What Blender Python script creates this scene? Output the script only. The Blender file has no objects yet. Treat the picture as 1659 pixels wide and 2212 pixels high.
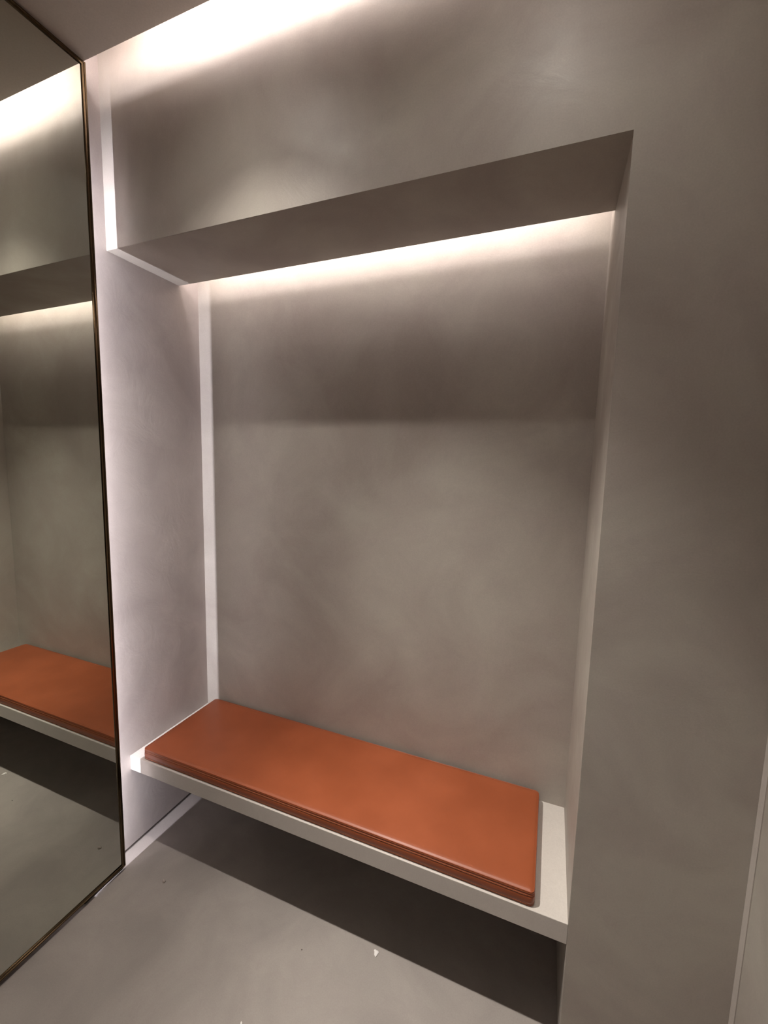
import bpy, bmesh, math, random
from mathutils import Vector, noise

C = bpy.context.scene.collection
SC = bpy.context.scene

# ---------------------------------------------------------------- dimensions (metres)
W = 1.5744       # niche width (x)
D = 0.4022       # niche depth (y)
ZS = 2.2457      # soffit height
H = 2.7437       # ceiling height
SLOT = 0.0837    # light slot between ceiling and back wall
SLOT2 = 0.1004   # light slot behind the niche soffit
R = 1.919        # right wall
MX = 0.0579      # mirror face
MA = 0.0836      # distance of mirror end from the back wall
ZB = 0.39        # bench top
TB = 0.0593      # bench thickness
TOP = 3.15
REAR = -2.3

# ---------------------------------------------------------------- helpers
def link(name, bm, mat, parent=None, smooth=False):
    me = bpy.data.meshes.new(name)
    bmesh.ops.recalc_face_normals(bm, faces=bm.faces)
    bm.to_mesh(me); bm.free()
    o = bpy.data.objects.new(name, me)
    me.materials.append(mat)
    C.objects.link(o)
    if parent is not None:
        o.parent = parent
        o.matrix_parent_inverse = parent.matrix_world.inverted()
    if smooth:
        for p in me.polygons: p.use_smooth = True
    return o

def box(bm, x0, x1, y0, y1, z0, z1):
    v = [bm.verts.new(p) for p in ((x0,y0,z0),(x1,y0,z0),(x1,y1,z0),(x0,y1,z0),(x0,y0,z1),(x1,y0,z1),(x1,y1,z1),(x0,y1,z1))]
    for f in ((0,3,2,1),(4,5,6,7),(0,1,5,4),(1,2,6,5),(2,3,7,6),(3,0,4,7)):
        bm.faces.new([v[i] for i in f])
    return v

def tag(o, label=None, cat=None, group=None, kind=None):
    if label: o['label'] = label
    if cat: o['category'] = cat
    if group: o['group'] = group
    if kind: o['kind'] = kind
    return o

def empty(name, loc):
    o = bpy.data.objects.new(name, None); C.objects.link(o)
    o.location = loc; o.empty_display_size = 0.05
    bpy.context.view_layer.update()
    return o

# ---------------------------------------------------------------- materials
def node_mat(name):
    m = bpy.data.materials.new(name); m.use_nodes = True
    nt = m.node_tree
    return m, nt, nt.nodes['Principled BSDF']

def plaster(name, c1, c2, c3, rough=0.55, spec=0.5, bump=0.06, scale=1.0, streak=(1,1,1)):
    """hand-trowelled mineral plaster: clouds of tone, faint trowel marks"""
    m, nt, b = node_mat(name)
    N, L = nt.nodes, nt.links
    tc = N.new('ShaderNodeTexCoord')
    mp = N.new('ShaderNodeMapping'); mp.inputs['Scale'].default_value = streak
    L.new(tc.outputs['Object'], mp.inputs['Vector'])
    n1 = N.new('ShaderNodeTexNoise'); n1.inputs['Scale'].default_value = 2.6*scale
    n1.inputs['Detail'].default_value = 5; n1.inputs['Roughness'].default_value = .55; n1.inputs['Distortion'].default_value = .8
    n2 = N.new('ShaderNodeTexNoise'); n2.inputs['Scale'].default_value = 7*scale
    n2.inputs['Detail'].default_value = 8; n2.inputs['Roughness'].default_value = .65; n2.inputs['Distortion'].default_value = 1.6
    n3 = N.new('ShaderNodeTexNoise'); n3.inputs['Scale'].default_value = 260
    n3.inputs['Detail'].default_value = 2
    for n in (n1, n2, n3): L.new(mp.outputs['Vector'], n.inputs['Vector'])
    r1 = N.new('ShaderNodeValToRGB'); e = r1.color_ramp.elements
    e[0].position = .36; e[0].color = (*c1, 1); e[1].position = .64; e[1].color = (*c2, 1)
    L.new(n1.outputs['Fac'], r1.inputs['Fac'])
    r2 = N.new('ShaderNodeMapRange'); r2.inputs['From Min'].default_value = .42; r2.inputs['From Max'].default_value = .75
    r2.inputs['To Max'].default_value = .55
    L.new(n2.outputs['Fac'], r2.inputs['Value'])
    mx = N.new('ShaderNodeMix'); mx.data_type = 'RGBA'
    L.new(r2.outputs['Result'], mx.inputs['Factor']); L.new(r1.outputs['Color'], mx.inputs['A'])
    mx.inputs['B'].default_value = (*c3, 1)
    # fine trowel marks, in patches
    mp4 = N.new('ShaderNodeMapping'); mp4.inputs['Scale'].default_value = (1, 1, .45); mp4.inputs['Rotation'].default_value = (.5, .6, .2)
    L.new(tc.outputs['Object'], mp4.inputs['Vector'])
    n4 = N.new('ShaderNodeTexNoise'); n4.inputs['Scale'].default_value = 26*scale
    n4.inputs['Detail'].default_value = 7; n4.inputs['Roughness'].default_value = .7; n4.inputs['Distortion'].default_value = 2.5
    L.new(mp4.outputs['Vector'], n4.inputs['Vector'])
    t4 = N.new('ShaderNodeMapRange'); t4.inputs['From Min'].default_value = .35; t4.inputs['From Max'].default_value = .65
    t4.inputs['To Min'].default_value = -.075; t4.inputs['To Max'].default_value = .075
    L.new(n4.outputs['Fac'], t4.inputs['Value'])
    pm = N.new('ShaderNodeMath'); pm.operation = 'MULTIPLY'
    L.new(t4.outputs['Result'], pm.inputs[0]); L.new(r2.outputs['Result'], pm.inputs[1])
    # fine grain
    g = N.new('ShaderNodeMapRange'); g.inputs['To Min'].default_value = .955; g.inputs['To Max'].default_value = 1.045
    g.inputs['From Min'].default_value = .25; g.inputs['From Max'].default_value = .75
    L.new(n3.outputs['Fac'], g.inputs['Value'])
    ga = N.new('ShaderNodeMath'); ga.operation = 'ADD'; L.new(g.outputs['Result'], ga.inputs[0]); L.new(pm.outputs['Value'], ga.inputs[1])
    vm = N.new('ShaderNodeVectorMath'); vm.operation = 'SCALE'
    L.new(mx.outputs['Result'], vm.inputs[0]); L.new(ga.outputs['Value'], vm.inputs['Scale'])
    L.new(vm.outputs['Vector'], b.inputs['Base Color'])
    rr = N.new('ShaderNodeMapRange'); rr.inputs['From Min'].default_value = .3; rr.inputs['From Max'].default_value = .7
    rr.inputs['To Min'].default_value = rough-.07; rr.inputs['To Max'].default_value = rough+.09
    L.new(n2.outputs['Fac'], rr.inputs['Value']); L.new(rr.outputs['Result'], b.inputs['Roughness'])
    b.inputs['Specular IOR Level'].default_value = spec
    bp = N.new('ShaderNodeBump'); bp.inputs['Strength'].default_value = bump; bp.inputs['Distance'].default_value = .01
    L.new(n2.outputs['Fac'], bp.inputs['Height'])
    bp2 = N.new('ShaderNodeBump'); bp2.inputs['Strength'].default_value = .05; bp2.inputs['Distance'].default_value = .001
    L.new(n3.outputs['Fac'], bp2.inputs['Height']); L.new(bp.outputs['Normal'], bp2.inputs['Normal'])
    L.new(bp2.outputs['Normal'], b.inputs['Normal'])
    return m

M_wall  = plaster('wall_plaster', (.355,.32,.282), (.445,.42,.368), (.40,.355,.325), rough=.50, bump=.10)
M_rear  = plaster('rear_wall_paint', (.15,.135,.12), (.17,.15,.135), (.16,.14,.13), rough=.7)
M_left  = plaster('left_wall_plaster', (.37,.33,.31), (.46,.415,.39), (.41,.36,.345), bump=.14)
M_floor = plaster('floor_microcement', (.285,.257,.237), (.36,.327,.298), (.32,.282,.265), rough=.6, bump=.03, scale=1.3)
M_ceil  = plaster('ceiling_paint', (.73,.685,.645), (.75,.705,.665), (.74,.695,.655), rough=.8, spec=.3, bump=.0)
M_bench = plaster('bench_plaster', (.57,.535,.495), (.61,.58,.535), (.55,.515,.48), rough=.45, bump=.02)

M_leather, nt, b = node_mat('tan_leather')
tc = nt.nodes.new('ShaderNodeTexCoord')
vo = nt.nodes.new('ShaderNodeTexVoronoi'); vo.inputs['Scale'].default_value = 700
nz = nt.nodes.new('ShaderNodeTexNoise'); nz.inputs['Scale'].default_value = 6; nz.inputs['Detail'].default_value = 4
for n in (vo, nz): nt.links.new(tc.outputs['Object'], n.inputs['Vector'])
cr = nt.nodes.new('ShaderNodeValToRGB'); e = cr.color_ramp.elements
e[0].position = .35; e[0].color = (.27,.066,.022,1); e[1].position = .68; e[1].color = (.32,.082,.030,1)
nt.links.new(nz.outputs['Fac'], cr.inputs['Fac']); nt.links.new(cr.outputs['Color'], b.inputs['Base Color'])
b.inputs['Roughness'].default_value = .40; b.inputs['Specular IOR Level'].default_value = .45
bp = nt.nodes.new('ShaderNodeBump'); bp.inputs['Strength'].default_value = .12; bp.inputs['Distance'].default_value = .0006
nt.links.new(vo.outputs['Distance'], bp.inputs['Height']); nt.links.new(bp.outputs['Normal'], b.inputs['Normal'])

M_thread, nt, b = node_mat('tan_thread')
b.inputs['Base Color'].default_value = (.50,.19,.085,1); b.inputs['Roughness'].default_value = .6

M_mirror, nt, b = node_mat('mirror_silver')
b.inputs['Base Color'].default_value = (.665,.68,.62,1); b.inputs['Metallic'].default_value = 1; b.inputs['Roughness'].default_value = 0.0

M_bronze, nt, b = node_mat('bronze_metal')
tc = nt.nodes.new('ShaderNodeTexCoord'); nz = nt.nodes.new('ShaderNodeTexNoise'); nz.inputs['Scale'].default_value = 90
nt.links.new(tc.outputs['Object'], nz.inputs['Vector'])
cr = nt.nodes.new('ShaderNodeValToRGB'); cr.color_ramp.elements[0].color = (.12,.085,.05,1); cr.color_ramp.elements[1].color = (.16,.115,.07,1)
nt.links.new(nz.outputs['Fac'], cr.inputs['Fac']); nt.links.new(cr.outputs['Color'], b.inputs['Base Color'])
b.inputs['Metallic'].default_value = 1; b.inputs['Roughness'].default_value = .14

M_dark, nt, b = node_mat('dark_backing')
nz = nt.nodes.new('ShaderNodeTexNoise'); nz.inputs['Scale'].default_value = 40
cr = nt.nodes.new('ShaderNodeValToRGB'); cr.color_ramp.elements[0].color = (.012,.009,.008,1); cr.color_ramp.elements[1].color = (.02,.016,.013,1)
nt.links.new(nz.outputs['Fac'], cr.inputs['Fac']); nt.links.new(cr.outputs['Color'], b.inputs['Base Color'])
b.inputs['Roughness'].default_value = .8

M_absorber = plaster('absorber_dark', (.028,.024,.021), (.034,.029,.026), (.03,.026,.023), rough=.6, bump=0)  # near-black, for the added light-absorbing panel
M_strip = plaster('pale_corner_strip', (.44,.40,.365), (.50,.46,.42), (.47,.425,.39))
M_underside = plaster('underside_absorber', (.06,.045,.035), (.08,.06,.045), (.07,.05,.04), rough=.8, bump=0)  # dark tone chosen to absorb light under the bench

def crumb_mat(name, c):
    m, nt, b = node_mat(name)
    nz = nt.nodes.new('ShaderNodeTexNoise'); nz.inputs['Scale'].default_value = 200
    cr = nt.nodes.new('ShaderNodeValToRGB')
    cr.color_ramp.elements[0].color = (*[k*.85 for k in c], 1); cr.color_ramp.elements[1].color = (*c, 1)
    nt.links.new(nz.outputs['Fac'], cr.inputs['Fac']); nt.links.new(cr.outputs['Color'], b.inputs['Base Color'])
    b.inputs['Roughness'].default_value = .85
    return m
M_white = crumb_mat('white_plaster_chip', (.92,.89,.86))
M_grey  = crumb_mat('grey_mortar', (.42,.36,.33))
M_black = crumb_mat('dark_speck', (.05,.035,.03))

# ---------------------------------------------------------------- the setting
# floor
bm = bmesh.new(); box(bm, -.12, R+.12, REAR-.12, D+.12, -.08, 0)
tag(link('floor', bm, M_floor), kind='structure')

# left wall stands a centimetre clear of the floor (dark shadow gap)
bm = bmesh.new(); box(bm, -.12, 0, REAR, D, .0135, TOP)
tag(link('wall_left', bm, M_left), kind='structure')
bm = bmesh.new(); box(bm, -.12, -.035, REAR, D, 0, .0134)
tag(link('trim_1', bm, M_dark), kind='structure')

# back wall with its niche
Yb = D-SLOT2-.05
bm = bmesh.new()
poly = [(0,ZS),(W,ZS),(W,0),(R+.12,0),(R+.12,TOP),(0,TOP)]
front = [bm.verts.new((x,0,z)) for x,z in poly]
back = [bm.verts.new((x,Yb,z)) for x,z in poly]
bm.faces.new(front); bm.faces.new(back[::-1])
n = len(poly)
for i in range(n):
    bm.faces.new([front[i], back[i], back[(i+1)%n], front[(i+1)%n]])
bm.edges.ensure_lookup_table()
sel = [e for e in bm.edges if set(e.verts) in ({front[0],front[1]}, {front[1],front[2]})]
bmesh.ops.bevel(bm, geom=sel, offset=.0022, segments=3, affect='EDGES', profile=.5)
box(bm, 0, W, D, D+.12, 0, TOP)                    # niche back
box(bm, W, R+.12, Yb, D+.12, 0, TOP)               # pier
box(bm, 0, W, Yb, D-SLOT2, ZS, ZS+.014)            # lip that hides the strip light
box(bm, 0, W, Yb, D, ZS+.34, ZS+.37)               # top of the light slot
tag(link('wall_back', bm, M_wall), kind='structure')

# right wall and wall behind the viewer
bm = bmesh.new(); box(bm, R, R+.12, REAR, -.0002, 0, TOP)
tag(link('wall_right', bm, M_wall), kind='structure')
bm = bmesh.new(); box(bm, -.12, R+.12, REAR-.12, REAR, 0, TOP)
tag(link('wall_front', bm, M_rear), kind='structure')

# thin paler strip on the right wall, beside the back wall corner
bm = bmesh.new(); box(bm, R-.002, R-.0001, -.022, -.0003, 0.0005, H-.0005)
tag(link('trim_2', bm, M_strip), kind='structure')

# unseen dark panel added behind the viewer to soak up ambient light
bm = bmesh.new(); box(bm, .12, R-.12, REAR+.0005, REAR+.04, .004, 2.15)
tag(link('light_absorber_1', bm, M_absorber), kind='structure')

# ceiling with the slot along the back wall
bm = bmesh.new()
box(bm, 0, R, REAR+SLOT, -SLOT, H, H+.014)
box(bm, 0, R, REAR+SLOT+.05, REAR+SLOT+.07, H+.014, TOP-.02)  # unseen rear slot, added to house the fill light
box(bm, 0, R, REAR, REAR+SLOT+.07, TOP-.02, TOP)
box(bm, 0, R, -SLOT-.07, -SLOT-.05, H+.014, TOP-.02)
box(bm, 0, R, -SLOT-.07, 0, TOP-.02, TOP)
tag(link('ceiling', bm, M_ceil), kind='structure')

# ---------------------------------------------------------------- floating bench
bm = bmesh.new(); box(bm, 0.0003, W-.0003, 0.0, D-.0003, ZB-TB, ZB)
sel = [e for e in bm.edges if all(abs(v.co.y) < 1e-6 for v in e.verts) and abs(e.verts[0].co.z-e.verts[1].co.z) < 1e-6]
bmesh.ops.bevel(bm, geom=sel, offset=.0018, segments=3, affect='EDGES', profile=.5)
o = link('floating_bench', bm, M_bench)
o.data.materials.append(M_underside)
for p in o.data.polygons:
    if p.normal.z < -.9: p.material_index = 1     # unseen underside, darkened to cut bounce onto the floor
tag(o, 'long pale plaster bench slab floating inside the wall niche under the leather cushion', 'bench')

# ---------------------------------------------------------------- leather cushion
CX0, CX1, CY0, CY1, CH = .0629, 1.4916, .0054, .3900, .0475
cush = empty('seat_cushion', ((CX0+CX1)/2, (CY0+CY1)/2, ZB))
tag(cush, 'thin tan brown leather seat cushion lying on the niche bench', 'cushion')
def outline(inset, rad, seg=8, step=.03):
    x0, x1, y0, y1 = CX0+inset, CX1-inset, CY0+inset, CY1-inset
    r = max(rad-inset, .002)
    pts = []
    cs = [((x1-r, y0+r), -90), ((x1-r, y1-r), 0), ((x0+r, y1-r), 90), ((x0+r, y0+r), 180)]
    for k, ((cx, cy), a0) in enumerate(cs):
        for i in range(seg+1):
            a = math.radians(a0 + 90*i/seg)
            pts.append((cx+r*math.cos(a), cy+r*math.sin(a)))
        # points along the following straight side
        nx, na = cs[(k+1) % 4]
        a = math.radians(a0+90); p = (cx+r*math.cos(a), cy+r*math.sin(a))
        q = (nx[0]+r*math.cos(a), nx[1]+r*math.sin(a))
        m = 46 if k in (1, 3) else 12
        for i in range(1, m):
            t = i/m; pts.append((p[0]+(q[0]-p[0])*t, p[1]+(q[1]-p[1])*t))
    return pts
RAD = .014
prof = [(.007,0),(.0035,.0008),(.0012,.003),(.0006,.0052),(.0019,.0064),(.0019,.0072),(.0003,.0084),
        (-.0006,.014),(-.0009,.020),(-.0004,.0265),(.0003,.0292),(.0038,.0303),(.0038,.0309),
        (.0003,.0319),(-.0003,.0335),(.0003,.0351),(.0042,.0362),(.0042,.0368),(.0004,.0380),
        (.0004,.0400),(.0012,.0420),(.0034,.0438),(.0052,.0442),(.0066,.0450),(.010,.0462),
        (.018,.0470),(.032,.0475),(.060,.0478),(.11,.0480)]
bm = bmesh.new(); rings = []
for ins, z in prof:
    ring = []
    for (x, y) in outline(ins, RAD):
        wv = 0.0
        if 0 < ins < .03 or ins < 0:      # very slight wobble of the soft edge
            wv = .0006*noise.noise(Vector((x*6, y*6, 3)))
        zz = z*(CH/.0480)
        if z > .044: zz += .0005*noise.noise(Vector((x*5, y*7, 9)))
        ring.append(bm.verts.new((x, y+wv, ZB+zz)))
    rings.append(ring)
for a, c in zip(rings, rings[1:]):
    for i in range(len(a)):
        j = (i+1) % len(a)
        bm.faces.new([a[i], a[j], c[j], c[i]])
bm.faces.new(rings[-1]); bm.faces.new(rings[0][::-1])
link('cushion_cover', bm, M_leather, cush, smooth=True)

# thin welt round the top edge and two rows of stitches along the boxing
def tube_loop(bm, pts, r, seg=6, closed=True):
    n = len(pts); rg = []
    for i in range(n):
        p = Vector(pts[i]); q = Vector(pts[(i+1) % n]) if (closed or i < n-1) else p
        o_ = Vector(pts[i-1]) if (closed or i > 0) else p
        d = (q-o_).normalized(); s = d.cross(Vector((0,0,1))).normalized(); u = s.cross(d)
        rg.append([bm.verts.new(p + s*r*math.cos(2*math.pi*k/seg) + u*r*math.sin(2*math.pi*k/seg)) for k in range(seg)])
    for i in range(n if closed else n-1):
        a, c = rg[i], rg[(i+1) % n]
        for k in range(seg):
            bm.faces.new([a[k], a[(k+1)%seg], c[(k+1)%seg], c[k]])
    if not closed:
        bm.faces.new(rg[0]); bm.faces.new(rg[-1][::-1])
bm = bmesh.new()
tube_loop(bm, [(x, y, ZB+.0432*CH/.048) for x, y in outline(.0022, RAD)], .0013)
o = link('piping', bm, M_leather, cush, smooth=True)

for zz, ins in ((.0335, -.0004), (.0078, .0)):
    bm = bmesh.new()
    x = CX0+.016
    while x < CX1-.02:
        y = CY0+ins
        p = [(x, y+.0002, ZB+zz*CH/.048), (x+.0021, y-.0003, ZB+zz*CH/.048), (x+.0042, y+.0002, ZB+zz*CH/.048)]
        tube_loop(bm, p, .0004, 4, closed=False)
        x += .0062
    o = link('stitching', bm, M_thread, cush)
    o['label'] = 'row of lighter tan stitches along the front seam'

# ---------------------------------------------------------------- tall mirror on the left wall
mz0, mz1 = .0174, 2.7375
my1, my0 = -MA, -1.42
mir = empty('wall_mirror', (0, (my0+my1)/2, mz0))
tag(mir, 'tall full-height mirror with a thin dark bronze frame on the left wall', 'mirror')
FW = .016
bm = bmesh.new(); box(bm, .0525, MX, my0+.004, my1-.004, mz0+.004, mz1-.004)
link('mirror_glass', bm, M_mirror, mir)

# frame: profile (distance from the outer edge, x) swept round the rectangle
fp = [(0,.0500),(0,.0612),(.0016,.0622),(.0052,.0622),(.0062,.0602),(.0100,.0597),(.0110,.0612),(.0130,.0612),(.0136,MX-.0004),(.0136,.0500)]
bm = bmesh.new(); corners = [(my1, mz0, -1, 1), (my0, mz0, 1, 1), (my0, mz1, 1, -1), (my1, mz1, -1, -1)]
rg = [[bm.verts.new((x, cy+sy*d, cz+sz*d)) for d, x in fp] for cy, cz, sy, sz in corners]
for i in range(4):
    a, c = rg[i], rg[(i+1) % 4]
    for k in range(len(fp)):
        k2 = (k+1) % len(fp)
        bm.faces.new([a[k], a[k2], c[k2], c[k]])
o = link('mirror_frame', bm, M_bronze, mir); o['label'] = 'thin dark bronze metal frame'
# bearer rails behind the glass that hold it off the wall
bm = bmesh.new()
box(bm, 0.0005, .0495, my0+.1, my1-.18, mz1-.12, mz1-.08)
o = link('backing_rail', bm, M_dark, mir)
bm = bmesh.new(); box(bm, 0.020, .0440, my0+.06, my1-.145, 0.0, mz0+.0006)
o = link('bottom_rail', bm, M_bronze, mir)
bm = bmesh.new(); box(bm, 0.001, .0490, my1-.144, my1-.004, 0.0, mz0+.0006)  # added block, stops the strip light leaking out under the mirror
link('light_baffle', bm, M_dark, mir)

# ---------------------------------------------------------------- crumbs on the floor
def chip(name, pts, h, mat, label, cat, seed, peak=None):
    random.seed(seed)
    cx = sum(p[0] for p in pts)/len(pts); cy = sum(p[1] for p in pts)/len(pts)
    bm = bmesh.new()
    lo = [bm.verts.new((x-(x-cx)*.12, y-(y-cy)*.12, 0)) for x, y in pts]
    mi = [bm.verts.new((x, y, h*(.45+.2*random.random()))) for x, y in pts]
    hi = [bm.verts.new((cx+(x-cx)*.6, cy+(y-cy)*.6, h*(.85+.2*random.random()))) for x, y in pts]
    top = bm.verts.new((cx, cy, h*1.02))
    k = len(pts)
    for i in range(k):
        j = (i+1) % k
        bm.faces.new([lo[i], lo[j], mi[j], mi[i]]); bm.faces.new([mi[i], mi[j], hi[j], hi[i]])
        bm.faces.new([hi[i], hi[j], top])
    bm.faces.new(lo[::-1])
    for v in bm.verts: v.co.x -= cx; v.co.y -= cy
    o = link(name, bm, mat); o.location = (cx, cy, 0)
    return tag(o, label, cat)

chip('plaster_chip', [(1.033,.0362),(1.0376,.0347),(1.0433,.0358),(1.0476,.0329),(1.0458,.0241),(1.0426,.0155),(1.0365,.0209),(1.0337,.0291),(1.0309,.0313)],
     .004, M_white, 'small white heart-shaped chip of plaster on the floor beside the bench shadow', 'debris', 2)
chip('mortar_crumb', [(.2265,-.0663),(.2234,-.0621),(.2249,-.0584),(.2321,-.0578),(.2375,-.0599),(.2386,-.0652),(.2352,-.068),(.2308,-.0685)],
     .007, M_grey, 'small grey-brown crumb on the floor near the lower corner of the mirror', 'debris', 5)
chip('dark_speck', [(.8157,-.0549),(.8162,-.0531),(.8184,-.0532),(.8197,-.0547),(.819,-.057),(.8172,-.0567)],
     .0015, M_black, 'tiny dark speck on the open floor left of the white plaster chip', 'debris', 7)
chip('plaster_crumb', [(.7586,-.2716),(.7590,-.2685),(.7635,-.2704),(.7665,-.2755),(.766,-.2790),(.7610,-.2758)],
     .003, M_white, 'tiny white plaster crumb on the floor at the bottom edge of the photo', 'debris', 11)

# ---------------------------------------------------------------- lights
def area(name, loc, direction, sx, sy, energy, color, xaxis=None, spread=180):
    l = bpy.data.lights.new(name, 'AREA'); l.shape = 'RECTANGLE'; l.size = sx; l.size_y = sy
    l.energy = energy; l.color = color; l.spread = math.radians(spread)
    o = bpy.data.objects.new(name, l); C.objects.link(o); o.location = loc
    z = -Vector(direction).normalized(); x = Vector(xaxis).normalized(); y = z.cross(x)
    from mathutils import Matrix
    o.rotation_euler = Matrix((x, y, z)).transposed().to_euler()
    return o
def spot(name, loc, energy, color, angle, blend, radius=.018, target=None):
    l = bpy.data.lights.new(name, 'SPOT'); l.energy = energy; l.color = color
    l.spot_size = math.radians(angle); l.spot_blend = blend; l.shadow_soft_size = radius
    o = bpy.data.objects.new(name, l); C.objects.link(o); o.location = loc
    d = Vector(target)-Vector(loc) if target else Vector((0,0,-1))
    o.rotation_euler = d.to_track_quat('-Z', 'Y').to_euler()
    return o

WARM = (1, .93, .855)
COVE = (1, .89, .885)
PINK = (1, .96, 1.06)
# strip light in the ceiling slot: it shines across the slot and up into it
bslot = .022
xa, xb = .16, R-.02
area('ceiling_strip_light', (R/2, -SLOT-bslot, H+.014+.92*bslot), (0,1,-.05), R-.01, .009, 2.0, COVE, xaxis=(1,0,0))
area('ceiling_strip_diffuser', ((.3+xb)/2, -SLOT-.049, H+.014+.095), (0,1,0), xb-.3, .16, 7.0, COVE, xaxis=(1,0,0))
area('ceiling_strip_glow', ((.2+xb)/2, -SLOT-.040, H+.017), (0,-.5,1), xb-.2, .009, 5, COVE, xaxis=(1,0,0))
# fill light added in an unseen rear slot to raise the upper ambient
area('added_rear_fill', (R/2, REAR+SLOT+bslot, H+.03), (0,-1,-.3), R-.1, .02, 95, COVE, xaxis=(1,0,0))
# strip light behind the niche soffit
b2 = .03
area('niche_strip_light', (W/2, D-SLOT2-b2, ZS+.014+.55*b2), (0,1,.0), W-.06, .009, .8, COVE, xaxis=(1,0,0))
area('niche_strip_diffuser', (W/2, D-SLOT2-.049, ZS+.014+.21), (0,1,0), W-.12, .18, 9.6, COVE, xaxis=(1,0,0))
area('niche_strip_glow', (W/2, D-SLOT2-.040, ZS+.0155), (0,-.5,1), W-.12, .009, 3, COVE, xaxis=(1,0,0))
# strip light behind the end of the mirror
area('mirror_strip_light', (.0464, -MA-.120, 1.24), (-.20,.98,0), 2.50, .004, 11.5, PINK, xaxis=(0,0,1))
# recessed downlights
ZL = H-.004
spot('downlight', (.64, -.355, ZL), 80, WARM, 94, 1.0)
spot('downlight_aimed', (.64, -.355, ZL), 150, WARM, 52, 1.0, target=(1.42, .02, .4))
spot('downlight_narrow', (1.40, -.355, ZL), 36, WARM, 52, 1.0)
for i, x in enumerate((.64, 1.40)):
    spot('downlight_spill', (x, -.355, ZL), 8, WARM, 150, .8)
spot('room_downlight', (1.0, -.93, ZL), 3.2, WARM, 100, .9)

w = bpy.data.worlds.new('World'); SC.world = w; w.use_nodes = True
w.node_tree.nodes['Background'].inputs['Color'].default_value = (.02,.018,.016,1)
w.node_tree.nodes['Background'].inputs['Strength'].default_value = .2

# ---------------------------------------------------------------- camera
cam = bpy.data.cameras.new('Camera'); co = bpy.data.objects.new('Camera', cam); C.objects.link(co)
cam.sensor_fit = 'VERTICAL'; cam.sensor_height = 36; cam.lens = 914.6/2212*36
cam.clip_start = .01
co.location = (1.4637, -1.0711, 1.5491); co.rotation_euler = (1.4562, -.0246, .3788)
SC.camera = co

SC.view_settings.view_transform = 'Standard'; SC.view_settings.look = 'None'
SC.view_settings.exposure = 0; SC.view_settings.gamma = 1
SC.view_settings.use_curve_mapping = False
SC.cycles.max_bounces = 12; SC.cycles.diffuse_bounces = 8
SC.cycles.use_denoising = True
